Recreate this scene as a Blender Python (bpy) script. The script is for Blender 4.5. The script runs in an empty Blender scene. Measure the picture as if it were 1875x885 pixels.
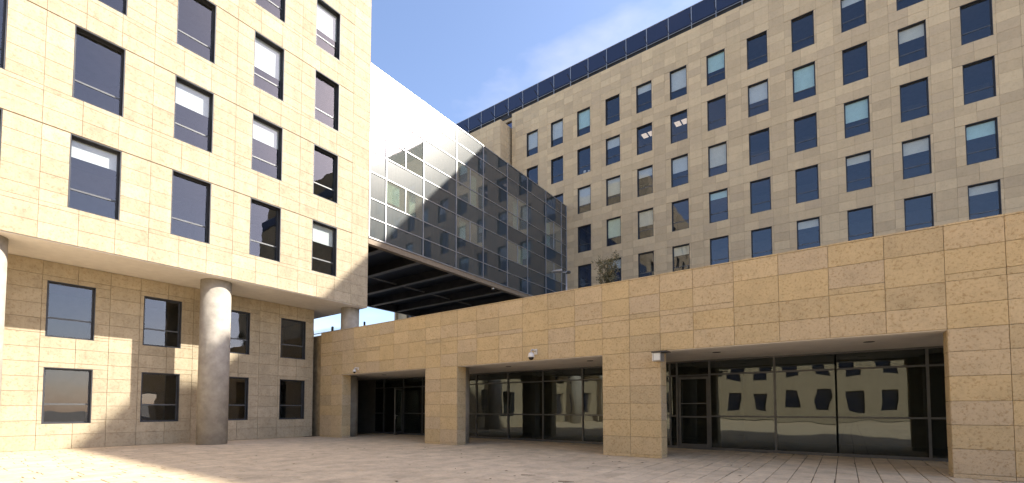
import bpy, bmesh, math, random
from mathutils import Vector, Matrix
random.seed(7)
sc = bpy.context.scene
R_ = math.radians

# ------------------------------------------------------------------ camera, sky, sun, exposure
# x runs along the stone podium wall, y runs into the building, metres
cam = bpy.data.objects.new('camera', bpy.data.cameras.new('camera'))
sc.collection.objects.link(cam)
cam.location = (0, 0, 1.6)
cam.rotation_euler = (R_(90 + 2.467), 0, R_(36.152))
cam.data.sensor_fit = 'HORIZONTAL'
cam.data.sensor_width = 36
cam.data.lens = 831.61 / 1875 * 36
cam.data.shift_y = (712.36 - 442.5) / 1875
cam.data.clip_end = 6000
sc.camera = cam

SUN_EL, SUN_AZ = R_(35.5), R_(49.3)          # azimuth from +y towards +x
world = bpy.data.worlds.new('World'); sc.world = world; world.use_nodes = True
wn = world.node_tree.nodes; wl = world.node_tree.links; wn.clear()
wo = wn.new('ShaderNodeOutputWorld'); wb = wn.new('ShaderNodeBackground')
sky = wn.new('ShaderNodeTexSky'); sky.sky_type = 'NISHITA'; sky.sun_disc = False
sky.sun_elevation = SUN_EL; sky.sun_rotation = SUN_AZ
sky.air_density = 1.0; sky.dust_density = 1.2; sky.ozone_density = 6.0
wb.inputs['Strength'].default_value = 0.078
# thin veil of cloud over the sky
tc = wn.new('ShaderNodeTexCoord'); mp = wn.new('ShaderNodeMapping'); mp.inputs['Scale'].default_value = (1.2, 1.2, 3.0); mp.inputs['Location'].default_value = (18.4, 16.0, 15.3)
nz = wn.new('ShaderNodeTexNoise'); nz.inputs['Scale'].default_value = 1.6; nz.inputs['Detail'].default_value = 6; nz.inputs['Roughness'].default_value = .55
cr = wn.new('ShaderNodeValToRGB'); cr.color_ramp.elements[0].position = .50; cr.color_ramp.elements[1].position = .72
cr.color_ramp.elements[1].color = (.17, .17, .17, 1)
mx = wn.new('ShaderNodeMixRGB'); mx.inputs['Color2'].default_value = (6.5, 6.9, 7.6, 1)
wl.new(tc.outputs['Generated'], mp.inputs['Vector']); wl.new(mp.outputs['Vector'], nz.inputs['Vector'])
wl.new(nz.outputs['Fac'], cr.inputs['Fac']); wl.new(cr.outputs['Color'], mx.inputs['Fac'])
wl.new(sky.outputs['Color'], mx.inputs['Color1']); sky_tint = wn.new('ShaderNodeMixRGB'); sky_tint.blend_type = 'MULTIPLY'; sky_tint.inputs[0].default_value = 1; sky_tint.inputs[2].default_value = (1.13, .90, .78, 1)   # warm tint put into the sky colour and its fill light
wl.new(mx.outputs['Color'], sky_tint.inputs[1]); wl.new(sky_tint.outputs[0], wb.inputs['Color'])
wl.new(wb.outputs['Background'], wo.inputs['Surface'])

sl = bpy.data.lights.new('sun', 'SUN'); sl.energy = 2.0; sl.angle = R_(0.53); sl.color = (1.0, .93, .82)
so = bpy.data.objects.new('sun', sl); sc.collection.objects.link(so)
sdir = Vector((math.sin(SUN_AZ) * math.cos(SUN_EL), math.cos(SUN_AZ) * math.cos(SUN_EL), math.sin(SUN_EL)))
so.location = sdir * 200
so.rotation_euler = sdir.to_track_quat('Z', 'Y').to_euler()

sc.view_settings.view_transform = 'Standard'; sc.view_settings.look = 'None'
sc.view_settings.exposure = 2.46; sc.view_settings.gamma = 1
sc.view_settings.use_curve_mapping = False
sc.render.engine = 'CYCLES'
sc.cycles.use_denoising = True
sc.cycles.caustics_reflective = False; sc.cycles.caustics_refractive = False
sc.cycles.max_bounces = 8; sc.cycles.transparent_max_bounces = 12; sc.cycles.sample_clamp_indirect = 6

# ------------------------------------------------------------------ materials
def mat(name):
    m = bpy.data.materials.new(name); m.use_nodes = True
    nt = m.node_tree; nt.nodes.clear()
    out = nt.nodes.new('ShaderNodeOutputMaterial')
    return m, nt.nodes, nt.links, out
def node(n, t, **kw):
    x = n.new(t)
    for k, v in kw.items():
        if k in x.inputs: x.inputs[k].default_value = v
        else: setattr(x, k, v)
    return x
def math_(n, l, op, a, b=None, clamp=False):
    x = n.new('ShaderNodeMath'); x.operation = op; x.use_clamp = clamp
    for i, v in enumerate((a, b)):
        if v is None: continue
        if isinstance(v, (int, float)): x.inputs[i].default_value = v
        else: l.new(v, x.inputs[i])
    return x.outputs[0]
def mixc(n, l, fac, a, b, mode='MIX'):
    x = n.new('ShaderNodeMixRGB'); x.blend_type = mode
    for i, v in enumerate((fac, a, b)):
        if isinstance(v, (int, float)): x.inputs[i].default_value = v
        elif isinstance(v, tuple): x.inputs[i].default_value = v + (1,) if len(v) == 3 else v
        else: l.new(v, x.inputs[i])
    return x.outputs[0]
def tone_vec(n, l):
    """per-piece tone 0..1 (object colour on single pieces, attribute on joined ones) and a position shifted by it"""
    oi = n.new('ShaderNodeObjectInfo'); sep = n.new('ShaderNodeSeparateColor'); l.new(oi.outputs['Color'], sep.inputs[0])
    at = n.new('ShaderNodeAttribute'); at.attribute_name = 'tone'
    t = math_(n, l, 'ADD', sep.outputs[0], at.outputs['Fac'])
    g = n.new('ShaderNodeNewGeometry'); off = math_(n, l, 'MULTIPLY', t, 61.0)
    va = n.new('ShaderNodeVectorMath'); va.operation = 'ADD'; l.new(g.outputs['Position'], va.inputs[0]); l.new(off, va.inputs[1])
    return t, va.outputs[0], g.outputs['Position']
def ramp(n, l, fac, stops):
    r = n.new('ShaderNodeValToRGB'); e = r.color_ramp.elements
    while len(e) < len(stops): e.new(.5)
    for i, (p, c) in enumerate(stops): e[i].position = p; e[i].color = (c if len(c) == 4 else c + (1,)) if isinstance(c, tuple) else (c, c, c, 1)
    l.new(fac, r.inputs['Fac']); return r.outputs['Color']

def stone(name, cols, pit=18, pitfac=.5, bump=.5, bdist=.02, mott=.35, rough=.9, stain=None, brough=.62, streak=0):
    m, n, l, out = mat(name)
    t, v, pos = tone_vec(n, l)
    k = len(cols)
    base = ramp(n, l, t, [(i / (k - 1), c) for i, c in enumerate(cols)])
    n1 = node(n, 'ShaderNodeTexNoise', Scale=2.2, Detail=8, Roughness=.68); l.new(v, n1.inputs['Vector'])
    n2 = node(n, 'ShaderNodeTexNoise', Scale=pit, Detail=5, Roughness=brough); l.new(v, n2.inputs['Vector'])
    n3 = node(n, 'ShaderNodeTexNoise', Scale=pit * 2.6, Detail=3, Roughness=.6); l.new(v, n3.inputs['Vector'])
    mot = ramp(n, l, n1.outputs['Fac'], [(.25, 1 - mott), (.5, 1.0), (.78, 1 + mott * .4)])
    c1 = mixc(n, l, 1, base, mot, 'MULTIPLY')
    warm = ramp(n, l, n2.outputs['Fac'], [(.33, (.62, .50, .36)), (.47, (1, 1, 1)), (.75, (1.12, 1.10, 1.06))])
    c2 = mixc(n, l, pitfac, c1, warm, 'MULTIPLY')
    pits = ramp(n, l, n3.outputs['Fac'], [(.30, .35), (.40, 1.0)])
    c3 = mixc(n, l, pitfac * .6, c2, pits, 'MULTIPLY')
    if streak:
        mp = n.new('ShaderNodeMapping'); mp.inputs['Scale'].default_value = (3.2, 3.2, .12); l.new(pos, mp.inputs['Vector'])
        ns = node(n, 'ShaderNodeTexNoise', Scale=1.0, Detail=5, Roughness=.6); l.new(mp.outputs['Vector'], ns.inputs['Vector'])
        st = ramp(n, l, ns.outputs['Fac'], [(.36, .72), (.55, 1.0)])
        c3 = mixc(n, l, streak, c3, st, 'MULTIPLY')
    if stain:
        nb = node(n, 'ShaderNodeTexNoise', Scale=stain[0], Detail=5, Roughness=.6); l.new(pos, nb.inputs['Vector'])
        sb = ramp(n, l, nb.outputs['Fac'], [(.34, stain[1]), (.56, 1.0)])
        c3 = mixc(n, l, 1, c3, sb, 'MULTIPLY')
    b = node(n, 'ShaderNodeBsdfPrincipled', Roughness=rough); b.inputs['Specular IOR Level'].default_value = .25
    l.new(c3, b.inputs['Base Color'])
    hsum = math_(n, l, 'ADD', n2.outputs['Fac'], math_(n, l, 'MULTIPLY', pits, .35))
    bp = node(n, 'ShaderNodeBump', Strength=bump, Distance=bdist); l.new(hsum, bp.inputs['Height']); l.new(bp.outputs['Normal'], b.inputs['Normal'])
    l.new(b.outputs[0], out.inputs['Surface'])
    return m
def plain(name, col, rough=.6, metal=0., noise=.12, scale=3., spec=.4, bump=0.):
    m, n, l, out = mat(name)
    g = n.new('ShaderNodeNewGeometry')
    n1 = node(n, 'ShaderNodeTexNoise', Scale=scale, Detail=5, Roughness=.6); l.new(g.outputs['Position'], n1.inputs['Vector'])
    f = ramp(n, l, n1.outputs['Fac'], [(.3, 1 - noise), (.7, 1 + noise)])
    b = node(n, 'ShaderNodeBsdfPrincipled', Roughness=rough, Metallic=metal); b.inputs['Specular IOR Level'].default_value = spec
    l.new(mixc(n, l, 1, col, f, 'MULTIPLY'), b.inputs['Base Color'])
    if bump:
        bp = node(n, 'ShaderNodeBump', Strength=bump, Distance=.01); l.new(n1.outputs['Fac'], bp.inputs['Height']); l.new(bp.outputs['Normal'], b.inputs['Normal'])
    l.new(b.outputs[0], out.inputs['Surface'])
    return m
def glass(name, tint, refl, f_add, wob=.0, wscale=.7, rough=.0, dust=0., dustc=(.5, .5, .5)):
    """coated pane: mirror layer over a tinted clear body, with a little dust"""
    m, n, l, out = mat(name)
    tr = node(n, 'ShaderNodeBsdfTransparent', Color=tuple(c**.5 for c in tint) + (1,))
    gl = node(n, 'ShaderNodeBsdfGlossy', Roughness=rough, Color=(refl[0], refl[1], refl[2], 1))
    fr = node(n, 'ShaderNodeFresnel', IOR=1.5)
    g = n.new('ShaderNodeNewGeometry')
    if wob:
        n1 = node(n, 'ShaderNodeTexNoise', Scale=wscale, Detail=1.0); l.new(g.outputs['Position'], n1.inputs['Vector'])
        bp = node(n, 'ShaderNodeBump', Strength=1.0, Distance=wob); l.new(n1.outputs['Fac'], bp.inputs['Height']); l.new(bp.outputs['Normal'], gl.inputs['Normal'])
    f = math_(n, l, 'ADD', fr.outputs[0], f_add, True)
    f = math_(n, l, 'MULTIPLY', f, math_(n, l, 'SUBTRACT', 1.0, g.outputs['Backfacing']))   # the pane's rear face only lets light through
    mxs = n.new('ShaderNodeMixShader'); l.new(f, mxs.inputs[0]); l.new(tr.outputs[0], mxs.inputs[1]); l.new(gl.outputs[0], mxs.inputs[2])
    s = mxs.outputs[0]
    if dust:
        df = node(n, 'ShaderNodeBsdfDiffuse', Color=dustc + (1,))
        m2 = n.new('ShaderNodeMixShader'); m2.inputs[0].default_value = dust; l.new(s, m2.inputs[1]); l.new(df.outputs[0], m2.inputs[2]); s = m2.outputs[0]
    l.new(s, out.inputs['Surface'])
    return m
def spandrel(name, body, mirror, sheen, wob=.004):
    """opaque back-painted facade glass, dusty outside"""
    m, n, l, out = mat(name)
    t, v, pos = tone_vec(n, l)
    mp = n.new('ShaderNodeMapping'); mp.inputs['Scale'].default_value = (9, 9, .5); l.new(pos, mp.inputs['Vector'])
    n1 = node(n, 'ShaderNodeTexNoise', Scale=1.0, Detail=6, Roughness=.65); l.new(mp.outputs['Vector'], n1.inputs['Vector'])
    f = ramp(n, l, n1.outputs['Fac'], [(.3, .82), (.7, 1.15)])
    tt = ramp(n, l, t, [(0, .85), (1, 1.12)])
    df = n.new('ShaderNodeBsdfDiffuse'); l.new(mixc(n, l, 1, mixc(n, l, 1, body, f, 'MULTIPLY'), tt, 'MULTIPLY'), df.inputs['Color'])
    gl = node(n, 'ShaderNodeBsdfGlossy', Roughness=.012, Color=(.70, .72, .90, 1))
    n2 = node(n, 'ShaderNodeTexNoise', Scale=.55, Detail=1.0); l.new(v, n2.inputs['Vector'])
    bp = node(n, 'ShaderNodeBump', Strength=1.0, Distance=wob); l.new(n2.outputs['Fac'], bp.inputs['Height']); l.new(bp.outputs['Normal'], gl.inputs['Normal'])
    fr = node(n, 'ShaderNodeFresnel', IOR=1.5)
    m1 = n.new('ShaderNodeMixShader'); l.new(math_(n, l, 'ADD', fr.outputs[0], mirror, True), m1.inputs[0]); l.new(df.outputs[0], m1.inputs[1]); l.new(gl.outputs[0], m1.inputs[2])
    g2 = node(n, 'ShaderNodeBsdfGlossy', Roughness=.31, Color=(1, 1, 1, 1))
    m2 = n.new('ShaderNodeMixShader'); m2.inputs[0].default_value = sheen; l.new(m1.outputs[0], m2.inputs[1]); l.new(g2.outputs[0], m2.inputs[2])
    l.new(m2.outputs[0], out.inputs['Surface'])
    return m
def emit(name, col, s):
    m, n, l, out = mat(name); e = node(n, 'ShaderNodeEmission', Strength=s, Color=col + (1,)); l.new(e.outputs[0], out.inputs['Surface']); return m

M = {}
M['podium_stone'] = stone('podium stone', [(.49, .395, .25), (.55, .435, .26), (.585, .455, .26), (.53, .43, .295), (.62, .49, .295)], pit=17, pitfac=.62, bump=.7, bdist=.025, mott=.17)
M['facade_stone'] = stone('facade stone', [(.51, .405, .265), (.585, .465, .295), (.54, .43, .285), (.655, .525, .335), (.585, .465, .30)], pit=9, pitfac=.2, bump=.25, mott=.10, streak=.15)
M['cream_stone'] = stone('cream stone', [(.41, .345, .24), (.46, .39, .275), (.435, .365, .255), (.49, .415, .295)], pit=11, pitfac=.45, bump=.4, mott=.22, streak=.35)
M['paving'] = stone('paving stone', [(.65, .525, .355), (.70, .565, .385), (.62, .50, .34), (.74, .60, .41)], pit=12, pitfac=.3, bump=.25, mott=.16, stain=(1.7, .80), rough=.85)
M['mortar'] = plain('mortar', (.38, .30, .185), .95, noise=.3)
M['grey_mortar'] = plain('grey mortar', (.34, .275, .19), .95, noise=.3)
M['sand_joint'] = plain('sand joint', (.20, .16, .11), .95, noise=.3, scale=1.2)
M['ground'] = plain('dry ground', (.30, .25, .18), .95, noise=.25, scale=.2)
M['concrete'] = plain('concrete', (.36, .33, .28), .85, noise=.22, scale=2.4, bump=.2)
M['plaster'] = plain('plaster soffit', (.78, .74, .68), .9, noise=.05)
M['dark_metal'] = plain('dark metal', (.055, .058, .065), .45, .3, noise=.15)
M['frame_metal'] = plain('window frame metal', (.10, .105, .11), .45, .4, noise=.15)
M['alu'] = plain('aluminium', (.36, .365, .375), .38, .55, noise=.08)
M['steel_dark'] = plain('painted steel', (.032, .034, .038), .5, .0, noise=.35, scale=1.3)
M['flange'] = plain('painted steel flange', (.14, .135, .125), .5, .0, noise=.3, scale=1.3)
M['fascia'] = plain('fascia panel', (.25, .195, .135), .6, noise=.12)
M['white_plastic'] = plain('white plastic', (.74, .73, .70), .4, noise=.05)
M['black_gloss'] = plain('black dome', (.012, .012, .014), .08, noise=.0, spec=.6)
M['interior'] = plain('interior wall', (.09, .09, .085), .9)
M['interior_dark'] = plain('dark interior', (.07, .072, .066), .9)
M['interior_pale'] = plain('pale interior', (.42, .40, .34), .9)
M['blind_grey'] = plain('grey blind', (.70, .73, .72), .8, noise=.06)
M['blind_teal'] = plain('teal blind', (.55, .78, .76), .8, noise=.06)
M['blind_green'] = plain('pale green blind', (.66, .82, .68), .8, noise=.06)
M['blind_cream'] = plain('cream blind', (.75, .72, .60), .8, noise=.06)
M['win_glass'] = glass('window glass', (.80, .84, .84), (.74, .78, .86), .07, wob=.003, wscale=1.1)
M['shop_glass'] = glass('storefront glass', (.34, .36, .36), (.78, .90, .92), .06, wob=.0045, wscale=.9, dust=.02, dustc=(.4, .44, .40))
M['bridge_win'] = glass('bridge window glass', (.45, .52, .48), (.93, .95, 1.0), .20, wob=.004, wscale=.55, rough=.03, dust=.12, dustc=(.6, .62, .55))
M['spandrel'] = spandrel('spandrel glass', (.034, .047, .050), .10, .022)
M['roof_glass'] = spandrel('roof screen glass', (.012, .016, .034), .03, .015, wob=.002)
M['tower_glass'] = spandrel('stair glass', (.015, .02, .04), .15, .02)
M['bark'] = plain('bark', (.20, .16, .11), .9, noise=.3, scale=20)
M['leaf_dark'] = plain('house plant', (.03, .035, .02), .8, noise=.4, scale=30)
M['dry_leaf'] = plain('dry leaf', (.10, .065, .03), .9, noise=.4, scale=20)
M['tube_light'] = emit('ceiling tube', (1.0, .78, .62), .22)

# ------------------------------------------------------------------ mesh helpers
C = sc.collection
class MB:
    def __init__(s): s.v = []; s.f = []; s.t = []
    def quad(s, a, b, c, d, t=0.): i = len(s.v); s.v += [tuple(a), tuple(b), tuple(c), tuple(d)]; s.f.append((i, i+1, i+2, i+3)); s.t.append(t)
    def box(s, x0, x1, y0, y1, z0, z1, t=0.):
        i = len(s.v)
        s.v += [(x0,y0,z0),(x1,y0,z0),(x1,y1,z0),(x0,y1,z0),(x0,y0,z1),(x1,y0,z1),(x1,y1,z1),(x0,y1,z1)]
        for f in ((0,3,2,1),(4,5,6,7),(0,1,5,4),(1,2,6,5),(2,3,7,6),(3,0,4,7)): s.f.append(tuple(i+k for k in f)); s.t.append(t)
        return s
    def obox(s, c, ax, ay, az, t=0.):
        c, ax, ay, az = map(Vector, (c, ax, ay, az)); i = len(s.v)
        for sx, sy, sz in ((-1,-1,-1),(1,-1,-1),(1,1,-1),(-1,1,-1),(-1,-1,1),(1,-1,1),(1,1,1),(-1,1,1)): s.v.append(tuple(c + ax*sx + ay*sy + az*sz))
        for f in ((0,3,2,1),(4,5,6,7),(0,1,5,4),(1,2,6,5),(2,3,7,6),(3,0,4,7)): s.f.append(tuple(i+k for k in f)); s.t.append(t)
        return s
    def tube(s, pts, rad, n=10, cap=True):
        pts = [Vector(p) for p in pts]; rad = rad if isinstance(rad, (list, tuple)) else [rad]*len(pts)
        rings = []
        for k, p in enumerate(pts):
            d = (pts[min(k+1, len(pts)-1)] - pts[max(k-1, 0)]).normalized()
            u = d.orthogonal().normalized() if abs(d.z) < .99 else Vector((1, 0, 0)); w = d.cross(u).normalized(); u = w.cross(d)
            base = len(s.v)
            for j in range(n): a = 2*math.pi*j/n; s.v.append(tuple(p + u*(math.cos(a)*rad[k]) + w*(math.sin(a)*rad[k])))
            rings.append(base)
        for a, b in zip(rings, rings[1:]):
            for j in range(n): s.f.append((a+j, a+(j+1)%n, b+(j+1)%n, b+j)); s.t.append(0.)
        if cap:
            s.f.append(tuple(rings[0]+j for j in reversed(range(n)))); s.t.append(0.)
            s.f.append(tuple(rings[-1]+j for j in range(n))); s.t.append(0.)
        return s
    def lathe(s, prof, c=(0,0,0), n=20):
        """profile of (radius, z) about a vertical axis through c"""
        rings = []
        for r, z in prof:
            base = len(s.v)
            for j in range(n): a = 2*math.pi*j/n; s.v.append((c[0]+r*math.cos(a), c[1]+r*math.sin(a), c[2]+z))
            rings.append(base)
        for a, b in zip(rings, rings[1:]):
            for j in range(n): s.f.append((a+j, a+(j+1)%n, b+(j+1)%n, b+j)); s.t.append(0.)
        s.f.append(tuple(rings[0]+j for j in reversed(range(n)))); s.t.append(0.)
        s.f.append(tuple(rings[-1]+j for j in range(n))); s.t.append(0.)
        return s
    def mesh(s, name, tone=False):
        m = bpy.data.meshes.new(name); m.from_pydata(s.v, [], s.f)
        if tone:
            a = m.attributes.new('tone', 'FLOAT', 'FACE'); a.data.foreach_set('value', s.t)
        m.update(); return m
def wloc(o):
    p = Vector(o.location)
    return p
WL = {}
def link(o, parent=None, wl_=(0, 0, 0)):
    C.objects.link(o); WL[o.name] = Vector(wl_)
    if parent is not None:
        o.parent = parent
        o.matrix_parent_inverse = Matrix.Translation(-WL[parent.name])
    return o
def obj(name, mb, m, parent=None, smooth=False, tone=False):
    me = mb.mesh(name, tone) if isinstance(mb, MB) else mb
    if m and not me.materials: me.materials.append(M[m])
    if smooth: me.polygons.foreach_set('use_smooth', [True]*len(me.polygons))
    o = bpy.data.objects.new(name, me); o.color = (0, 0, 0, 1)
    return link(o, parent)
def inst(name, me, loc, parent, color=None):
    o = bpy.data.objects.new(name, me); o.location = loc
    o.color = (color if color is not None else 0, 0, 0, 1)
    return link(o, parent, loc)
def thing(name, label, cat, loc=(0, 0, 0), group=None):
    o = bpy.data.objects.new(name, None); o.location = loc; o.empty_display_size = .3
    link(o, None, loc); tag(o, label, cat, group); return o
def tag(o, label, cat, group=None, kind=None):
    o['label'] = label; o['category'] = cat
    if group: o['group'] = group
    if kind: o['kind'] = kind
    return o
def struct(o): o['kind'] = 'structure'; return o

def smooth_(o):
    o.data.polygons.foreach_set('use_smooth', [True]*len(o.data.polygons)); return o

# ---- slab cladding
PC = {}
def slab_mesh(w, h, t, orient, m, ch=.006, name='stone_slab'):
    k = (round(w, 3), round(h, 3), t, orient, m)
    if k not in PC:
        mb = MB(); slab_into(mb, (0, 0, 0), k[0], k[1], t, orient, ch, 0.)
        me = mb.mesh(name); me.materials.append(M[m]); PC[k] = me
    return PC[k]
def slab_into(mb, c, w, h, t, orient, ch, tone):
    """chamfered slab centred on c; its face looks along orient ('-y', '+x', '+z')"""
    i = len(mb.v)
    for (sw, sh, d) in ((0, 0, -t/2), (0, 0, t/2 - ch), (ch, ch, t/2)):
        for sx, sy in ((-1, -1), (1, -1), (1, 1), (-1, 1)):
            u, v = sx*(w/2 - sw), sy*(h/2 - sh)
            p = {'-y': (u, -d, v), '+x': (d, u, v), '-x': (-d, -u, v), '+z': (u, v, d)}[orient]
            mb.v.append((c[0]+p[0], c[1]+p[1], c[2]+p[2]))
    for a in (0, 4):
        for j in range(4): mb.f.append((i+a+j, i+a+(j+1)%4, i+a+4+(j+1)%4, i+a+4+j)); mb.t.append(tone)
    mb.f.append((i+8, i+9, i+10, i+11)); mb.t.append(tone)
def subtract(rect, holes):
    out = [rect]
    for h in holes:
        nxt = []
        for (u0, u1, v0, v1) in out:
            if h[0] >= u1 or h[1] <= u0 or h[2] >= v1 or h[3] <= v0: nxt.append((u0, u1, v0, v1)); continue
            if h[2] > v0: nxt.append((u0, u1, v0, h[2]))
            if h[3] < v1: nxt.append((u0, u1, h[3], v1))
            a, b = max(v0, h[2]), min(v1, h[3])
            if h[0] > u0: nxt.append((u0, h[0], a, b))
            if h[1] < u1: nxt.append((h[1], u1, a, b))
        out = nxt
    return [r for r in out if r[1]-r[0] > .03 and r[3]-r[2] > .03]
cam_m = cam.matrix_basis.inverted()
def pix(p):
    """photograph pixel of a world point: used only to rank which pieces show largest"""
    q = cam_m @ Vector(p)
    if q.z > -.5: return None
    return 937.5 + 831.6*q.x/-q.z, 712.36 - 831.6*q.y/-q.z, -q.z
def cladding(rects, orient, plane, m, t, gap, parent, limit, name='stone_slab', proud=.006, stuff_name='stone_slabs_beyond', area_frame=(605, 1269)):
    """rects of (u0,u1,v0,v1): the ones that show largest become single pieces, the rest one joined part"""
    items = []
    for (u0, u1, v0, v1) in rects:
        pr = random.uniform(0, proud)
        uc, vc = (u0+u1)/2, (v0+v1)/2
        d = t/2 + pr
        c = {'-y': (uc, plane - d, vc), '+x': (plane + d, uc, vc), '-x': (plane - d, uc, vc), '+z': (uc, vc, plane + d)}[orient]
        w, h = u1-u0-gap, v1-v0-gap
        s = pix(c); key = -1
        if s and area_frame[0]-15 < s[0] < area_frame[1]+15 and -15 < s[1] < 900: key = w*h/s[2]**2 * (abs(c[1] - 0) if orient == '-y' else 1)
        items.append((key, c, w, h, random.random()))
    items.sort(key=lambda i: -i[0])
    rest = MB()
    for k, (key, c, w, h, tn) in enumerate(items):
        if k < limit and key > 0: inst(name, slab_mesh(w, h, t, orient, m, name=name), c, parent, tn)
        else: slab_into(rest, c, w, h, t, orient, .006, tn)
    if rest.f:
        o = obj(stuff_name, rest, m, parent, tone=True); o['kind'] = 'stuff'
def grid(us, vs, holes=()):
    out = []
    for a, b in zip(us, us[1:]):
        for c, d in zip(vs, vs[1:]): out += subtract((a, b, c, d), holes)
    return out
def frange(a, b, s):
    n = max(1, round((b-a)/s)); return [a + (b-a)*i/n for i in range(n+1)]

# ------------------------------------------------------------------ setting: ground, plaza
WB = 14.57                 # face of the podium wall
GB = 18.8                  # storefront glass line
RB = 39.4                  # face of the tall block
LA = -22.0                 # face of the left block and of the bridge
g = MB(); g.quad((-2500, -2500, -.06), (2500, -2500, -.06), (2500, 2500, -.06), (-2500, 2500, -.06))
struct(obj('ground', g, 'ground'))
g = MB(); g.box(-44, 30, -24, GB + .02, -.05, -.022)
pave = struct(obj('plaza_pavement', g, 'sand_joint'))
rects = []
a = -40.1; k = 0
while a < 20:
    w = .42
    b = -23.8 + random.random()*.7; k += 1
    while b < GB - .1:
        ln = random.choice((.62, .72, .82, .95)); e = min(b+ln, GB)
        if not (b > 13.5 and a < -24.6): rects.append((a + random.uniform(0, .004), a + w - (random.uniform(.012, .03) if random.random() < .12 else random.uniform(0, .006)), b + random.uniform(0, .003), e - random.uniform(0, .008)))
        b = e
    a += w
cladding(rects, '+z', -.032, 'paving', .03, .013, pave, 300, name='paving_stone', proud=.004, stuff_name='paving_stones_beyond')

# ------------------------------------------------------------------ podium building
pod = thing('podium_building', 'long low tan stone podium with wide pillars and dark glass storefronts', 'building', (-9, WB, 0))
ZT = 5.91; ZS = 3.46
VS = [3.46, 4.02, 4.58, 4.75, 5.33, ZT]
pil = [(-24.3, -22.18), (-15.62, -13.61), (-6.75, -4.73), (2.0, 4.0), (10.8, 12.8)]
bays = [(pil[i][1], pil[i+1][0]) for i in range(len(pil)-1)]
T = .04
core = MB(); core.box(-24.3, 12.8, WB + T + .001, WB + .48, ZS + .004, ZT - .004)
upper = obj('parapet_wall', core, 'mortar', pod)
us = [-24.3, -23.2, -22.18, -21.16, -20.07, -18.97, -17.86, -16.77, -15.62, -14.64, -13.61, -12.5, -11.31, -10.14, -8.96, -7.82, -6.75, -5.76, -4.73, -3.7, -2.55, -1.4, -.25, .9, 2.0, 3.0, 4.0, 5.2, 6.4, 7.6, 8.8, 9.8, 10.8, 11.8, 12.8]
rects = []
for i, (u0, u1) in enumerate(zip(us, us[1:])):
    vs = list(VS)
    if random.random() < .22: vs.remove(random.choice((4.58, 4.75)))
    for v0, v1 in zip(vs, vs[1:]): rects.append((u0, u1, v0, v1))
cladding(rects, '-y', WB + T, 'podium_stone', T, .008, upper, 300, stuff_name='stone_slabs_beyond')
# coping stones
for u0, u1 in zip(us, us[1:]):
    obj('coping_stone', MB().box(u0+.004, u1-.004, WB - .012, WB + .50, ZT + .002, ZT + .04), 'podium_stone', upper).color = (random.random(), 0, 0, 1)
PV = [0.0, .1, .67, 1.22, 1.77, 2.35, 2.92, ZS]
for (p0, p1) in pil:
    pm = obj('pillar', MB().box(p0 + T + .002, p1 - T - .002, WB + T + .001, WB + .56, -.02, ZS - .004), 'mortar', pod)
    mid = min(us, key=lambda u: abs(u - (p0+p1)/2))
    cladding(grid([p0, mid, p1], PV), '-y', WB + T, 'podium_stone', T, .008, pm, 60)
    cladding([(WB + T + .004, WB + .56, a, b) for a, b in zip(PV, PV[1:])], '+x', p1 - T, 'podium_stone', T, .008, pm, 60)
    cladding([(WB + T + .004, WB + .56, a, b) for a, b in zip(PV, PV[1:])], '-x', p0 + T, 'podium_stone', T, .008, pm, 60)
# round concrete columns behind the pillars
for ca in (-23.31, -14.63, -5.95, 2.8):
    smooth_(obj('concrete_column', MB().lathe([(.5, -.02), (.5, 3.49)], (ca, 15.78, 0), 32), 'concrete', pod))
# gallery ceiling with recessed downlights
sof = obj('soffit', MB().box(-27.5, 12.8, WB + .485, GB + .3, 3.50, 3.62), 'plaster', pod)
obj('lintel_plate', MB().box(-24.3, 12.8, WB + T + .003, WB + .482, ZS - .02, ZS + .001), 'plaster', pod)
for i in range(7):
    for da in (1.25, 5.3):
        a = bays[0][0] + 8.75*(i-0) + da
        if a > 10: continue
        obj('downlight', MB().lathe([(.13, 3.488), (.13, 3.499)], (a, 16.4, 0), 20), 'dark_metal', sof)
# terrace slab and the rooms behind the glass
obj('terrace_slab', MB().box(-60, 12.8, WB + .49, RB - .01, 4.7, 5.0), 'concrete', pod)
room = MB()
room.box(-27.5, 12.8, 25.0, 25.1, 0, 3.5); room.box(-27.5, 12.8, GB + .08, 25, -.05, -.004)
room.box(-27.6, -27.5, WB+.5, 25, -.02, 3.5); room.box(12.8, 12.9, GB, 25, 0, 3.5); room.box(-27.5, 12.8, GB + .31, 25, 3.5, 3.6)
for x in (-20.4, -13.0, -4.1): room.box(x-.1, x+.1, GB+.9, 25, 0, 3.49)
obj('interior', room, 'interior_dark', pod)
obj('back_wall', MB().box(-27.5, -24.86, GB - .02, GB + .07, 0, 3.495), 'interior', pod)
# west side of podium past the pillars
obj('podium_side', MB().box(-60, -24.35, WB + .3, WB + .7, 0, ZT), 'mortar', pod)

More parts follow.
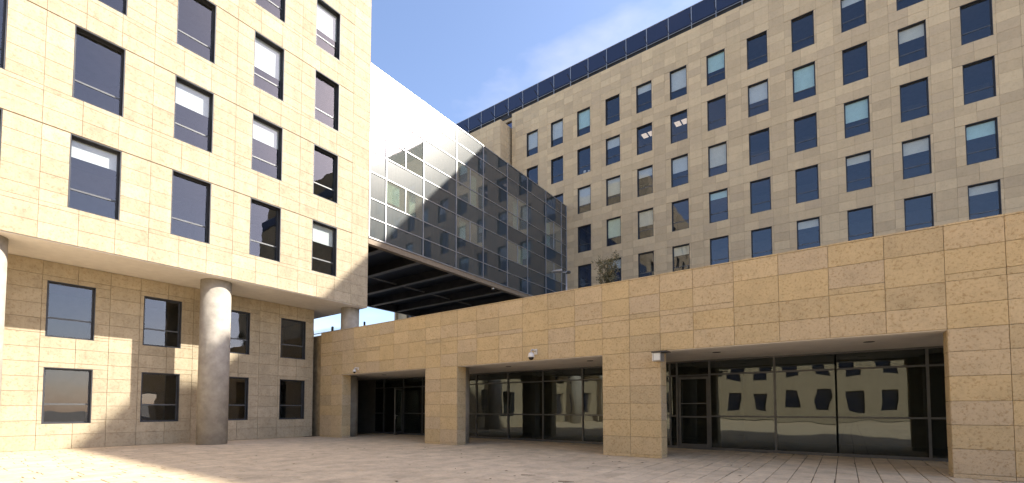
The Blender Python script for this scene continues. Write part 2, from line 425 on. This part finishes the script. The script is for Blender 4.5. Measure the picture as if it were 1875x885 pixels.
def storefront(a0, a1, mulls, door=None):
    """glazed screen: mullion, transom and pane objects under one frame part"""
    f = obj('storefront_frame', MB().box(a0, a1, GB - .04, GB + .05, 0.0, .10), 'frame_metal', pod)
    obj('head_rail', MB().box(a0, a1, GB - .04, GB + .05, 3.44, 3.498), 'frame_metal', f)
    xs = [a0] + mulls + [a1]
    for x in mulls: obj('mullion', MB().box(x-.035, x+.035, GB - .06, GB + .06, .102, 3.438), 'frame_metal', f)
    for x0, x1 in zip(xs, xs[1:]):
        if door and abs(x0 - door[0]) < .01:
            zs = [(2.94, 3.438)]; obj('transom', MB().box(x0+.036, x1-.036, GB-.045, GB+.045, 2.90, 2.94), 'frame_metal', f)
        else:
            for z in (1.30, 2.92): obj('transom', MB().box(x0+.036, x1-.036, GB-.045, GB+.045, z-.03, z+.03), 'frame_metal', f)
            zs = [(.102, 1.27), (1.33, 2.89), (2.95, 3.438)]
        for z0, z1 in zs:
            o = obj('pane', MB().box(x0+.03, x1-.03, GB-.006, GB+.006, z0-.02, z1+.02), 'shop_glass', f)
            # every pane is set a hair out of true
            c = Vector(((x0+x1)/2, GB, (z0+z1)/2)); o.matrix_basis = Matrix.Translation(c) @ Matrix.Rotation(random.gauss(0, .004), 4, 'Z') @ Matrix.Rotation(random.gauss(0, .003), 4, 'X') @ Matrix.Translation(-c)
    return f
storefront(-24.85, -18.2, [-23.95, -22.05, -20.34], door=(-23.95,))
storefront(-18.2, -7.3, [-16.11, -13.96, -11.84, -9.69])
storefront(-7.3, -.2, [-5.72, -5.44, -4.2, -2.0], door=(-5.44,))
storefront(-.2, 12.8, [2.1, 4.3, 6.5, 8.7, 10.9])
def door_leaf(hinge, ang, w, h, handle):
    """glazed door leaf, hinge at the origin edge, swung by ang about it"""
    X = Vector((math.cos(ang), math.sin(ang), 0)); N = Vector((-math.sin(ang), math.cos(ang), 0)); Z = Vector((0, 0, 1)); o = Vector(hinge)
    def bar(mb, u0, u1, z0, z1, t=.028): mb.obox(o + X*((u0+u1)/2) + Z*((z0+z1)/2), X*((u1-u0)/2), N*t, Z*((z1-z0)/2))
    mb = MB(); bar(mb, 0, .09, .02, h); bar(mb, w-.09, w, .02, h); bar(mb, .09, w-.09, .02, .2); bar(mb, .09, w-.09, h-.1, h)
    d = obj('door', mb, 'frame_metal', pod)
    mb = MB(); bar(mb, .08, w-.08, .19, h-.09, .006); obj('pane', mb, 'shop_glass', d)
    mb = MB()
    if handle == 'bar':
        for s in (-1,):
            p = o + X*(w-.12) + N*(.07*s)
            mb.tube([p + Z*.25, p + Z*2.75], .018, 10)
            for z in (.4, 2.6): mb.tube([p + Z*z, p + Z*z - N*(.06*s)], .012, 8)
        m2 = MB(); bar(m2, .09, w-.09, 1.24, 1.30, .02); bar(m2, .09, w-.09, 1.78, 1.82, .015); obj('push_bar', m2, 'frame_metal', d)
    else:
        for s in (-1, 1):
            p = o + X*(w-.07) + N*(.07*s) + Z*1.17
            mb.tube([p, p - X*.16], .014, 8); mb.tube([p, p - N*(.06*s)], .016, 8)
            mb.obox(o + X*(w-.07) + N*(.034*s) + Z*1.1, X*.025, N*.006, Z*.14)
    obj('handle', mb, 'alu', d)
    return d
d1 = door_leaf((-22.09, GB-.1, 0), math.atan2(-.9, .40), .98, 2.8, 'lever')
d1['label'] = 'glazed metal door leaf standing open'
door_leaf((-4.24, GB, 0), math.pi, 1.15, 2.86, 'bar')

# ------------------------------------------------------------------ tall block with stone facade
WALLX0, WALLX1 = -28.8, 42.0
FZ0, FZ1 = 4.6, 34.1
tower = thing('stone_office_building', 'tall shaded beige stone office block with grid of upright windows behind podium', 'building', (-10, RB, 0))
PW, PH, PITCH, ROWP = 1.42, 2.58, 3.04, 3.896
cols = [-26.83 + PITCH*i for i in range(-0, 14)]
row_b = [28.555 - ROWP*i for i in range(0, 6)]
holes = [(c, c+PW, b, b+PH) for c in cols for b in row_b]
T2 = .03
def wall_core(name, u0, u1, v0, v1, holes, orient, plane, thick, m, parent):
    ue = sorted({u0, u1} | {h[0] for h in holes} | {h[1] for h in holes}); ve = sorted({v0, v1} | {h[2] for h in holes} | {h[3] for h in holes})
    mb = MB()
    for r in subtract((u0, u1, v0, v1), holes):
        if orient == '-y': mb.box(r[0], r[1], plane, plane+thick, r[2], r[3])
        else: mb.box(plane-thick, plane, r[0], r[1], r[2], r[3])
    return obj(name, mb, m, parent)
tw = wall_core('stone_wall', WALLX0, WALLX1, FZ0, FZ1 - .01, holes, '-y', RB + T2 + .002, .35, 'grey_mortar', tower)
us = [WALLX0] + [WALLX0 + .5 + 1.013*i for i in range(0, 69)] + [WALLX1]
ch_ = ROWP/6
vs = [28.555 - ROWP*6 + ch_*i for i in range(0, 46)]; vs = [v for v in vs if FZ0 < v < FZ1 - .2]; vs = [FZ0] + vs + [FZ1]
rects = []
for k, (v0, v1) in enumerate(zip(vs, vs[1:])):
    for u0, u1 in zip(us, us[1:]): rects += subtract((u0, u1, v0, v1), holes)
cladding(rects, '-y', RB + T2, 'facade_stone', T2, .006, tw, 300, proud=.012)
# shell: roof, ends, back
sh = MB(); sh.box(-48.4, WALLX1, RB + .40, 60, 33.7, 34.05); sh.box(-48.4, WALLX1, 60, 60.3, 0, 34.05)
sh.box(-48.4, -48.1, RB + .1, 60, 0, 34.05); sh.box(WALLX1-.02, WALLX1 + .3, RB + .1, 60.3, 0, 34.05)
obj('rear_walls', sh, 'facade_stone', tower)

wm = {}
def window_meshes(tag_, w, h, rec, orient):
    """shared meshes of one window type in local coordinates: origin at lower left of the opening on the stone face"""
    def P(mb, u0, u1, d0, d1, z0, z1):
        if orient == '-y': mb.box(u0, u1, d0, d1, z0, z1)
        else: mb.box(-d1, -d0, u0, u1, z0, z1)
    fr = MB(); e = .05
    P(fr, 0, .028, -.004, rec+.06, 0, h); P(fr, w-.028, w, -.004, rec+.06, 0, h); P(fr, .028, w-.028, -.004, rec+.06, h-.028, h); P(fr, .028, w-.028, .0, rec+.06, 0, .022)
    P(fr, .028, .028+e, rec, rec+.05, .022, h-.028); P(fr, w-.028-e, w-.028, rec, rec+.05, .022, h-.028)
    P(fr, .028+e, w-.028-e, rec, rec+.05, .022, .022+e); P(fr, .028+e, w-.028-e, rec, rec+.05, h-.028-e, h-.028)
    tr = MB(); P(tr, .028+e, w-.028-e, rec-.004, rec+.052, .74, .80)
    p1 = MB(); P(p1, .07, w-.07, rec+.02, rec+.03, .06, .745)
    p2 = MB(); P(p2, .07, w-.07, rec+.02, rec+.03, .795, h-.06)
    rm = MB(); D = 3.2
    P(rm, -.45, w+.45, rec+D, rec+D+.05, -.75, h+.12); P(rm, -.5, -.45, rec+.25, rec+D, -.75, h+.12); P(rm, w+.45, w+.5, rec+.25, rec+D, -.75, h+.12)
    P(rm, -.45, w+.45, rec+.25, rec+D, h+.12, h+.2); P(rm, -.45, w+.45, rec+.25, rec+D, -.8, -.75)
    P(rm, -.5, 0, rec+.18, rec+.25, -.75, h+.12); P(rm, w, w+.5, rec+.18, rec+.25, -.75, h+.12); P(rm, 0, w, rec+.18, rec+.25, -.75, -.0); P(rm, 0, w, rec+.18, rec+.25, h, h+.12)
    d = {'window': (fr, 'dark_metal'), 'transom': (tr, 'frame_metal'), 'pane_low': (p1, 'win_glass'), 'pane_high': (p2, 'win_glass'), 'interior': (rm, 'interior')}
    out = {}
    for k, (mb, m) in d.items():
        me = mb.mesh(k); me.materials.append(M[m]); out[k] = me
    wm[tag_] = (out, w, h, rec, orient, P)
window_meshes('tower', PW, PH, .16, '-y')
window_meshes('left', 1.42, 2.68, .22, '+x')
window_meshes('base', 1.42, 2.2, .16, '+x')
BL = {}
def blind_mesh(tag_, z0, m):
    key = (tag_, round(z0, 2), m)
    if key not in BL:
        out, w, h, rec, orient, P = wm[tag_]; mb = MB()
        P(mb, .05, w-.05, rec+.085, rec+.095, z0, h-.04); P(mb, .05, w-.05, rec+.078, rec+.102, z0-.025, z0)
        me = mb.mesh('blind'); me.materials.append(M[m]); BL[key] = me
    return BL[key]
def place_window(tag_, loc, parent, blind=None, lamps=False):
    out, w, h, rec, orient, P = wm[tag_]
    win = inst('window', out['window'], loc, parent)
    inst('transom', out['transom'], loc, win)
    for k in ('pane_low', 'pane_high'):
        p = inst('pane', out[k], loc, win)
        ang = random.gauss(0, .006); c = Vector((w/2, rec, h/2)) if orient == '-y' else Vector((-rec, w/2, h/2))
        p.matrix_basis = Matrix.Translation(loc) @ Matrix.Translation(c) @ Matrix.Rotation(ang, 4, 'Z') @ Matrix.Rotation(random.gauss(0, .004), 4, 'X' if orient == '-y' else 'Y') @ Matrix.Translation(-c)
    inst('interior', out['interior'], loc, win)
    if blind: inst('blind', blind_mesh(tag_, blind[0], blind[1]), loc, win)
    if lamps:
        mb = MB()
        for du in (.0, .62, 1.24):
            for k in range(5): P(mb, du-.1, du+.38, rec+1.25+k*.16, rec+1.32+k*.16, h+.06, h+.09)
        me = mb.mesh('ceiling_lamp'); me.materials.append(M['tube_light']); inst('ceiling_lamp', me, loc, win)
    return win
BLINDS = {(0,0): (.80, 'blind_grey'), (1,0): (.80, 'blind_grey'), (2,0): (.82, 'blind_teal'), (4,0): (1.9, 'blind_grey'), (5,0): (.84, 'blind_grey'),
          (3,1): (1.7, 'blind_grey'), (2,2): (.9, 'blind_grey'), (3,2): (1.0, 'blind_cream'), (4,2): (1.8, 'blind_grey'), (5,2): (1.3, 'blind_grey'),
          (3,3): (.84, 'blind_green'), (4,3): (1.2, 'blind_cream'), (5,4): (1.8, 'blind_cream'), (3,4): (1.7, 'blind_grey')}
rnd = random.Random(3)
for ci, c in enumerate(cols):
    if c > 12.5: continue
    for ri, b in enumerate(row_b):
        bl = BLINDS.get((ci, ri))
        if bl is None and ci > 5 and rnd.random() < .5: bl = (rnd.choice((.82, 1.2, 1.7, 2.0)), rnd.choice(('blind_grey', 'blind_teal', 'blind_cream')))
        win = place_window('tower', (c, RB - .001, b), tower, bl, lamps=(ci, ri) in ((4, 1), (5, 1)))
        if (ci, ri) == (2, 1):
            for du, hh in ((.62, .34), (1.08, .24)): obj('paper_stack', MB().obox((c+du, RB+.36, b+.10+hh/2), (.10, .03, 0), (-.02, .06, 0), (.02, 0, hh/2)), 'white_plastic', win)
        if (ci, ri) == (4, 2):
            for du in (.25, .52, .86): smooth_(obj('potted_plant', MB().lathe([(.04, 0), (.05, .10), (.03, .14), (.10, .22), (.12, .30), (.06, .38)], (c+du, RB+.34, b+.80), 9), 'leaf_dark', win))
# wall closing the remaining openings beyond the frame
fill = MB()
for c in cols:
    if c > 12.5:
        for b in row_b: fill.box(c, c+PW, RB+.2, RB+.3, b, b+PH)
obj('blank_panels', fill, 'dark_metal', tower)['kind'] = 'stuff'
# west part: stone at the low storeys, recessed glass above
lowholes = [(-45.45, -44.03, z, z+PH) for z in (row_b[4], row_b[5])] + [(-41, -39.6, z, z+PH) for z in (row_b[4], row_b[5])]
wcore = wall_core('stone_wall', -48.4, -28.8, 4.6, 22.0, lowholes + [(-46.3, -45.45, 4.6, 22.0)], '-y', RB + .45, .3, 'grey_mortar', tower)
cladding(grid(frange(-48.4, -28.8, 1.013), frange(4.6, 22.0, ch_), lowholes + [(-46.3, -45.45, 4.6, 22.0)]), '-y', RB + .448, 'facade_stone', T2, .01, wcore, 40)
obj('stair_slot', MB().box(-46.3, -45.45, RB + .6, RB + .7, 4.6, 22), 'dark_metal', tower)
for h in lowholes: place_window('tower', (h[0], RB + .417, h[2]), tower)
gf = obj('glass_wall', MB().box(-48.3, -28.82, RB + .62, RB + .70, 22.0, 34.04), 'dark_metal', tower)
xs = frange(-48.2, -28.85, 1.96); zz = frange(22.02, 34.0, 1.95)
for x0, x1 in zip(xs, xs[1:]):
    for z0, z1 in zip(zz, zz[1:]):
        if x1 > -37: obj('pane', MB().box(x0+.02, x1-.02, RB+.585, RB+.6, z0+.02, z1-.02), 'tower_glass', gf).color = (random.random(), 0, 0, 1)
for x in xs: obj('mullion', MB().box(x-.035, x+.035, RB+.55, RB+.6, 22.02, 34.0), 'dark_metal', gf)
# stone stair box standing in front of the glass slot
bx = obj('stair_block', MB().box(-42, -29.15 - .032, 37.8 + .032, RB + .55, 21.0, 32.76), 'grey_mortar', tower)
cladding(grid(frange(-42, -29.15, 1.013), frange(21.0, 32.8, ch_)), '-y', 37.8 + .03, 'facade_stone', T2, .01, bx, 120)
cladding(grid(frange(37.8 + .035, RB + .55, 1.0), frange(21.0, 32.8, ch_)), '+x', -29.15 - .03, 'facade_stone', T2, .01, bx, 80)
obj('roof_shade_block', MB().box(14, WALLX1 - .1, RB + 1.0, 58, 34.06, 39.5), 'facade_stone', tower)  # unseen roof mass, added so the tower's shadow reaches further over the plaza
# glass screen round the roof edge
scr = obj('roof_screen', MB().box(-48.4, WALLX1, RB + .30, RB + .42, 34.06, 35.2), 'steel_dark', tower)
joints = [-11.69 + 1.957*i for i in range(-19, 27)]
for x0, x1 in zip(joints, joints[1:]):
    if x0 < -48.5 or x1 > 41: continue
    if x1 < 12: 
        o = obj('glass_panel', MB().box(x0+.012, x1-.012, RB + .05, RB + .066, 34.62, 36.12), 'roof_glass', scr); o.color = (random.random(), 0, 0, 1)
        c = Vector(((x0+x1)/2, RB, 35.3)); o.matrix_basis = Matrix.Translation(c) @ Matrix.Rotation(random.gauss(0, .004), 4, 'X') @ Matrix.Translation(-c)
far_ = obj('glass_panels_beyond', MB().box([j for j in joints if j > 11.5][0], 41.5, RB + .05, RB + .066, 34.62, 36.12), 'roof_glass', scr); far_['kind'] = 'stuff'
obj('top_rail', MB().box(-48.4, 41.5, RB + .03, RB + .085, 36.13, 36.17), 'alu', scr)
obj('bottom_rail', MB().box(-48.4, 41.5, RB - .0, RB + .04, 34.45, 34.49), 'alu', scr)
pm = MB().box(-.03, .03, RB + .002, RB + .048, 34.12, 36.125); pmesh = pm.mesh('post'); pmesh.materials.append(M['alu'])
br = MB(); br.obox((0, RB - .33, 34.83), (.02, 0, 0), (0, .36, -.12), (0, .012, .03)); brm = br.mesh('reflection_rod'); brm.materials.append(M['dark_metal'])  # dark rods modelled in place of the rail posts' reflection in the glass
for x in joints:
    if x < -48.4 or x > 12: continue
    inst('post', pmesh, (x, 0, 0), scr); inst('reflection_rod', brm, (x, 0, 0), scr)

# ------------------------------------------------------------------ left block
left = thing('stone_office_building', 'cream sunlit stone block raised on round concrete columns with dark framed windows', 'building', (-26, 10, 0))
LZ0, LZ1 = 7.40, 35.0
LB0, LB1 = -16.0, 16.0
lrow = [8.71 + 4.02*i for i in range(6)]
lcol = [14.0 - 1.42 - 3.04*i for i in range(0, 9)]
holes = [(c, c+1.42, b, b+2.68) for c in lcol for b in lrow]
lw = wall_core('stone_wall', LB0, LB1 - .02, LZ0 + .01, LZ1 - .01, holes, '+x', LA - T2 - .002, .35, 'grey_mortar', left)
us = [LB1, 14.9]; 
while us[-1] > LB0 + 1.2: us.append(us[-1] - 1.013)
us.append(LB0); us = us[::-1]
vs = [LZ0 + .574*i for i in range(0, 48)] + [LZ1]
cladding(grid(us, vs, holes), '+x', LA - T2, 'cream_stone', T2, .006, lw, 300, proud=.008)
for i, c in enumerate(lcol):
    if c < -3: continue
    for j, b in enumerate(lrow): place_window('left', (LA + .001, c, b), left, (rnd.choice((1.2, 1.7, 2.0)), 'blind_grey') if rnd.random() < .4 else None)
fill = MB()
for c in lcol:
    if c < -3:
        for b in lrow: fill.box(LA-.4, LA-.3, c, c+1.42, b, b+2.68)
obj('blank_panels', fill, 'dark_metal', left)['kind'] = 'stuff'
sh = MB(); sh.box(-40, LA - .40, LB1 - .32, LB1, LZ0, LZ1); sh.box(-40, LA - .4, LB0, LB0 + .3, LZ0, LZ1); sh.box(-40.3, -40, LB0, LB1, LZ0, LZ1); sh.box(-40, LA - .4, LB0 + .3, LB1 - .33, LZ1 - .4, LZ1 - .02)
obj('rear_walls', sh, 'cream_stone', left)
obj('end_strip', MB().box(LA - .40, LA - .002, LB1 - .018, LB1, LZ0, LZ1), 'cream_stone', left)
obj('soffit', MB().box(-40.2, LA - .04, LB0, LB1 - .02, LZ0 - .03, LZ0 + .0), 'plaster', left)
for b, z0 in ((15.55, 5.0), (8.6, 0), (1.6, 0), (-5.4, 0), (-12.4, 0)):
    smooth_(obj('column', MB().lathe([(.5, z0), (.5, LZ0 - .032)], (-22.98, b, 0), 40) if b > 15 else MB().lathe([(.6, z0), (.6, LZ0 - .032)], (-23.0, b, 0), 40), 'concrete', left))
lowh = [(c, c+1.42, z, z+2.2) for c in lcol for z in (1.0, 4.4)]
lb = wall_core('base_wall', LB0, 14.5, 0, LZ0 - .04, lowh, '+x', -25.0, .3, 'grey_mortar', left)
cladding(grid(frange(LB0, 14.5, 1.013), frange(0, LZ0 - .04, .574), lowh), '+x', -25.0 + .001, 'cream_stone', T2, .010, lb, 0)
for h in lowh:
    if h[0] > -3: place_window('base', (-25.0 + T2, h[0], h[2]), left)
    else: obj('window', MB().box(-25.25, -25.2, h[0], h[1], h[2], h[3]), 'tower_glass', left)

# ------------------------------------------------------------------ glass bridge
bridge = thing('glass_bridge', 'enclosed glass curtain wall bridge spanning between the two stone blocks', 'bridge', (-29, 27, 11.2))
MU = [16.04, 17.22, 20.23, 23.36, 26.37, 29.46, 32.41, 35.44, 38.36, 39.37]
ZR = [11.58, 12.72, 13.87, 15.45, 16.72, 17.88, 19.43, 20.72, 21.90]
SPLIT = [1, 3, 5, 7]
def bpane(y0, y1, z0, z1, m, par):
    o = obj('pane', MB().box(LA - .03, LA - .015, y0+.01, y1-.01, z0+.01, z1-.01), m, par)
    c = Vector((LA, (y0+y1)/2, (z0+z1)/2)); o.color = (random.random(), 0, 0, 1)
    o.matrix_basis = Matrix.Translation(c) @ Matrix.Rotation(random.gauss(0, .0035), 4, 'Z') @ Matrix.Rotation(random.gauss(0, .003), 4, 'Y') @ Matrix.Translation(-c)
cw = obj('curtain_wall', MB().box(LA - .05, LA + .03, 16.03, 39.38, 11.50, 11.57), 'alu', bridge)
for i, (y0, y1) in enumerate(zip(MU, MU[1:])):
    for j, (z0, z1) in enumerate(zip(ZR, ZR[1:])):
        if i in SPLIT and j in (2, 4, 5):
            ym = (y0+y1)/2
            obj('mullion', MB().box(LA - .04, LA + .02, ym-.028, ym+.028, z0+.02, z1-.02), 'alu', cw)
            bpane(y0, ym, z0, z1, 'bridge_win', cw); bpane(ym, y1, z0, z1, 'bridge_win', cw)
        else: bpane(y0, y1, z0, z1, 'spandrel', cw)
for y in MU: obj('mullion', MB().box(LA - .05, LA + .032, y-.03, y+.03, 11.572, 21.93), 'alu', cw)
for z in ZR[1:]: obj('transom', MB().box(LA - .05, LA + .024, 16.05, 39.36, z-.026, z+.026), 'alu', cw)
# blinds behind some bridge windows
obj('blind', MB().box(LA-.14, LA-.12, 17.30, 18.35, 14.15, 15.40), 'blind_green', bridge)
for (y0, y1, z0, z1, m) in ((24.2, 24.8, 13.9, 15.4, 'blind_green'), (25.4, 26.0, 16.8, 19.3, 'blind_green'), (31.6, 32.2, 13.9, 15.4, 'blind_green'), (36.2, 36.8, 16.8, 19.3, 'blind_teal'), (19.4, 19.9, 13.9, 15.4, 'blind_green'), (30.9, 31.5, 17.0, 19.3, 'blind_teal')):
    obj('curtain', MB().box(LA-.5, LA-.4, y0, y1, z0, z1), m, bridge)
body = MB()
body.box(-35.9, LA - .06, 16.06, 39.35, 11.9, 12.2); body.box(-35.9, LA - .06, 16.06, 39.35, 15.6, 16.0); body.box(-35.9, LA - .06, 16.06, 39.35, 19.6, 20.0)
body.box(-35.9, LA - .04, 16.06, 39.35, 21.5, 21.93); body.box(-35.9, -35.7, 16.06, 39.35, 11.3, 21.9); body.box(-35.9, LA - .06, 39.36, 39.38, 11.9, 21.9)
body.box(-25.6, -25.5, 16.07, 39.3, 12.2, 21.5)
obj('floors', body, 'interior_pale', bridge)
obj('edge_beam', MB().box(LA - .35, LA - .02, 16.03, 39.38, 11.17, 11.49), 'fascia', bridge)
obj('edge_beam', MB().box(-35.9, -35.6, 16.05, 39.38, 11.15, 11.88), 'steel_dark', bridge)
obj('underside', MB().box(-35.6, LA - .36, 16.05, 39.38, 11.84, 11.895), 'steel_dark', bridge)
for y in (17.3, 20.3, 23.4, 26.4, 29.45, 32.4, 35.4, 38.4):
    b_ = obj('cross_beam', MB().box(-35.6, LA - .5, y-.02, y+.02, 11.23, 11.84), 'steel_dark', bridge)
    fl = MB(); fl.box(-35.6, LA - .5, y-.19, y+.19, 11.19, 11.228)
    fl.obox((LA-.42, y, 11.26), (.09, 0, .05), (0, .19, 0), (-.01, 0, .018))
    obj('flange', fl, 'flange', b_)
for x in (-28.5,):
    obj('tie_beam', MB().box(x-.07, x+.07, 16.05, 39.3, 11.42, 11.50), 'flange', bridge)

# ------------------------------------------------------------------ small things
def wall_camera(x, z, s, label):
    t = thing('security_camera', label, 'security camera', (x, WB, z))
    obj('wall_plate', MB().box(x-.07*s, x+.07*s, WB-.05*s-.012, WB-.012, z-.13*s, z+.11*s), 'white_plastic', t)
    smooth_(obj('arm', MB().tube([(x, WB-.04, z+.02*s), (x, WB-.16*s, z+.05*s), (x, WB-.30*s, z+.05*s), (x, WB-.38*s, z+.0*s), (x, WB-.39*s, z-.08*s)], [.05*s, .045*s, .042*s, .042*s, .045*s], 12), 'white_plastic', t))
    c = (x, WB-.39*s, z)
    smooth_(obj('housing', MB().lathe([(.05*s, -.07*s), (.10*s, -.10*s), (.135*s, -.20*s), (.145*s, -.27*s), (.13*s, -.28*s)], c, 24), 'white_plastic', t))
    smooth_(obj('lens_dome', MB().lathe([(.118*s, -.275*s), (.118*s, -.30*s), (.10*s, -.35*s), (.065*s, -.39*s), (.02*s, -.405*s)], c, 24), 'black_gloss', t))
    return t
wall_camera(-9.50, 3.78, .88, 'white dome security camera on curved arm above the wide middle storefront')
wall_camera(-20.72, 3.70, .62, 'small white dome security camera above the open glass door')

lx = -4.80
t = thing('wall_lamp', 'grey box wall lamp with dark cap projecting from the pillar corner', 'lamp', (lx, WB, 3.1))
obj('lamp_body', MB().box(lx-.05, lx+.19, 14.22, WB-.012, 3.10, 3.36), 'alu', t)
obj('cap', MB().box(lx-.09, lx+.40, 14.16, WB-.013, 3.365, 3.40), 'dark_metal', t)
obj('diffuser', MB().box(lx-.03, lx+.17, 14.20, 14.218, 3.125, 3.34), 'blind_grey', t)
obj('side_trim', MB().box(lx-.075, lx-.052, 14.20, WB-.014, 3.10, 3.36), 'white_plastic', t)

# terrace lamp
t = thing('street_lamp', 'slim grey lamp post with flat oval head rising behind the parapet', 'lamp', (-14.0, 25, 5))
smooth_(obj('pole', MB().tube([(-14, 25, 5.0), (-14, 25, 10.28)], [.06, .05], 12), 'alu', t))
smooth_(obj('arm', MB().tube([(-14, 25, 10.22), (-14.42, 24.98, 10.30)], .028, 8), 'alu', t))
mb = MB()
prof = [(-14.30, .05), (-14.36, .12), (-14.6, .15), (-14.9, .14), (-15.05, .07), (-15.08, .03)]
mb.tube([(x, 25, 10.36 + (x+14)*-.08) for x, r in prof], [r for x, r in prof], 14)
o = smooth_(obj('lamp_head', mb, 'alu', t)); o.scale = (1, 1, .62); o.location.z = 10.42*.38
smooth_(obj('spotlight', MB().tube([(-13.95, 24.93, 10.14), (-13.78, 24.86, 10.16), (-13.66, 24.8, 10.12)], [.05, .10, .09], 12), 'dark_metal', t))

# olive sapling on the terrace
t = thing('olive_tree', 'slender young olive tree with sparse grey green leaves behind the parapet', 'tree', (-8.2, 18, 5))
tr = MB(); tips = []
rt = random.Random(11)
for s in range(5):
    p = Vector((-8.2 + rt.uniform(-.1, .1), 18 + rt.uniform(-.1, .1), 5.0)); pts = [tuple(p)]; rad = [.035]
    dx, dy = rt.uniform(-.045, .045), rt.uniform(-.045, .045)
    for k in range(7):
        p = p + Vector((dx + rt.uniform(-.05, .05), dy + rt.uniform(-.05, .05), rt.uniform(.36, .46))); pts.append(tuple(p)); rad.append(.033*(1 - k/8))
        if k > 1: tips.append((Vector(p), 1))
    tr.tube(pts, rad, 6)
    for k in range(3, 8):
        for q_ in range(3):
            b = Vector(pts[min(k, 7)]); e = b + Vector((rt.uniform(-.19, .19), rt.uniform(-.19, .19), rt.uniform(.02, .28))); tr.tube([tuple(b), tuple((b+e)/2 + Vector((0, 0, .03))), tuple(e)], [.01, .008, .004], 4)
            for w in (.4, .7, 1.0): tips.append((b.lerp(e, w), .6))
smooth_(obj('trunk', tr, 'bark', t))
lf = MB()
for (p, s) in tips:
    for _ in range(13):
        c = p + Vector((rt.gauss(0, .075), rt.gauss(0, .075), rt.gauss(0, .08)))
        d = Vector((rt.gauss(0, 1), rt.gauss(0, 1), rt.gauss(.4, .8))).normalized(); n_ = d.orthogonal().normalized(); n_.rotate(Matrix.Rotation(rt.uniform(0, 6.28), 3, d))
        L, w = rt.uniform(.06, .10), rt.uniform(.014, .023)
        i = len(lf.v); lf.v += [tuple(c), tuple(c + d*L*.5 + n_*w), tuple(c + d*L), tuple(c + d*L*.5 - n_*w)]; lf.f.append((i, i+1, i+2, i+3)); lf.t.append(rt.random())
m, n, l, out = mat('olive leaf')
at = n.new('ShaderNodeAttribute'); at.attribute_name = 'tone'
b = node(n, 'ShaderNodeBsdfPrincipled', Roughness=.6); l.new(ramp(n, l, at.outputs['Fac'], [(0, (.06, .065, .027)), (.6, (.15, .14, .065)), (1, (.26, .22, .12))]), b.inputs['Base Color']); l.new(b.outputs[0], out.inputs['Surface'])
M['leaf'] = m
obj('crown', lf, 'leaf', t, tone=True)

# fence with spiked pickets and a thin lamp on the terrace under the left block
t = thing('spiked_fence', 'low dark metal fence with thin spiked pickets beside the round column', 'fence', (-27, 17, 5))
obj('rail', MB().box(-29.5, -25.85, 16.98, 17.02, 6.66, 6.70), 'dark_metal', t)
obj('post', MB().box(-27.1, -26.98, 16.95, 17.05, 5.0, 6.98), 'dark_metal', t)
k = 0
x = -29.4
while x < -25.9:
    h = 6.97 - .16*max(0, (x+27)/1.1)
    obj('picket', MB().tube([(x, 17, 5.0), (x, 17, h-.12), (x, 17, h)], [.010, .010, .002], 5), 'dark_metal', t); x += .13
t = thing('garden_lamp', 'thin dark lamp post with cylindrical top on the terrace under the bridge', 'lamp', (-27.8, 20, 5))
smooth_(obj('stem', MB().tube([(-27.8, 20, 5), (-27.8, 20, 7.5)], .03, 8), 'alu', t))
smooth_(obj('lamp_top', MB().lathe([(.06, 7.48), (.07, 7.5), (.07, 7.84), (.03, 7.86)], (-27.8, 20, 0), 14), 'dark_metal', t))
t = thing('security_camera', 'tiny white dome security camera hanging under the bridge edge', 'security camera', (-22.25, 27.88, 11.17))
smooth_(obj('housing', MB().lathe([(.05, 11.17), (.10, 11.15), (.11, 11.08), (.10, 11.04)], (-22.25, 27.88, 0), 16), 'white_plastic', t))
smooth_(obj('lens_dome', MB().lathe([(.09, 11.04), (.07, 10.98), (.02, 10.95)], (-22.25, 27.88, 0), 16), 'black_gloss', t))

# ------------------------------------------------------------------ block across the plaza, seen only mirrored in the glass
opp = thing('stone_office_building', 'sunlit cream stone block across the plaza, mirrored in the storefront glass', 'building', (0, -26, 0))
holes = [(-30 + 3.04*i, -30 + 3.04*i + 1.42, z, z + 2.4) for i in range(20) for z in (1.2, 5.2, 9.2, 13.2, 17.2)]
mb = MB()
for r in subtract((-34, 34, 0, 21), holes): mb.box(r[0], r[1], -26.3, -26, r[2], r[3])
mb.box(-34, 34, -40, -39.7, 0, 21); mb.box(-34, -33.7, -39.7, -26.3, 0, 21); mb.box(33.7, 34, -39.7, -26.3, 0, 21); mb.box(-33.7, 33.7, -39.7, -26.3, 20.7, 21)
obj('stone_wall', mb, 'cream_stone', opp)
for h in holes: obj('window', MB().box(h[0], h[1], -26.25, -26.2, h[2], h[3]), 'tower_glass', opp)

# dry leaves and twigs blown onto the paving
rl = random.Random(5); mb = MB()
for k in range(70):
    x, y = rl.uniform(-16, -2), rl.uniform(6.5, 14.2)
    a_ = rl.uniform(0, 6.28); L, w = rl.uniform(.03, .07), rl.uniform(.012, .025); u = Vector((math.cos(a_), math.sin(a_), 0)); v = Vector((-u.y, u.x, 0)); c = Vector((x, y, .006))
    mb.quad(c - u*L, c + v*w + Vector((0, 0, .012)), c + u*L + Vector((0, 0, .006)), c - v*w)
for x, y in ((-4.9, 8.55), (-5.1, 8.7), (-6.3, 9.0)):
    mb.tube([(x, y, .008), (x+.16, y+.05, .014), (x+.30, y+.16, .008)], [.008, .007, .003], 5)
o = obj('leaf_litter', mb, 'dry_leaf'); tag(o, 'scattered small dry leaves and twigs lying on the beige paving', 'leaves', kind='stuff')
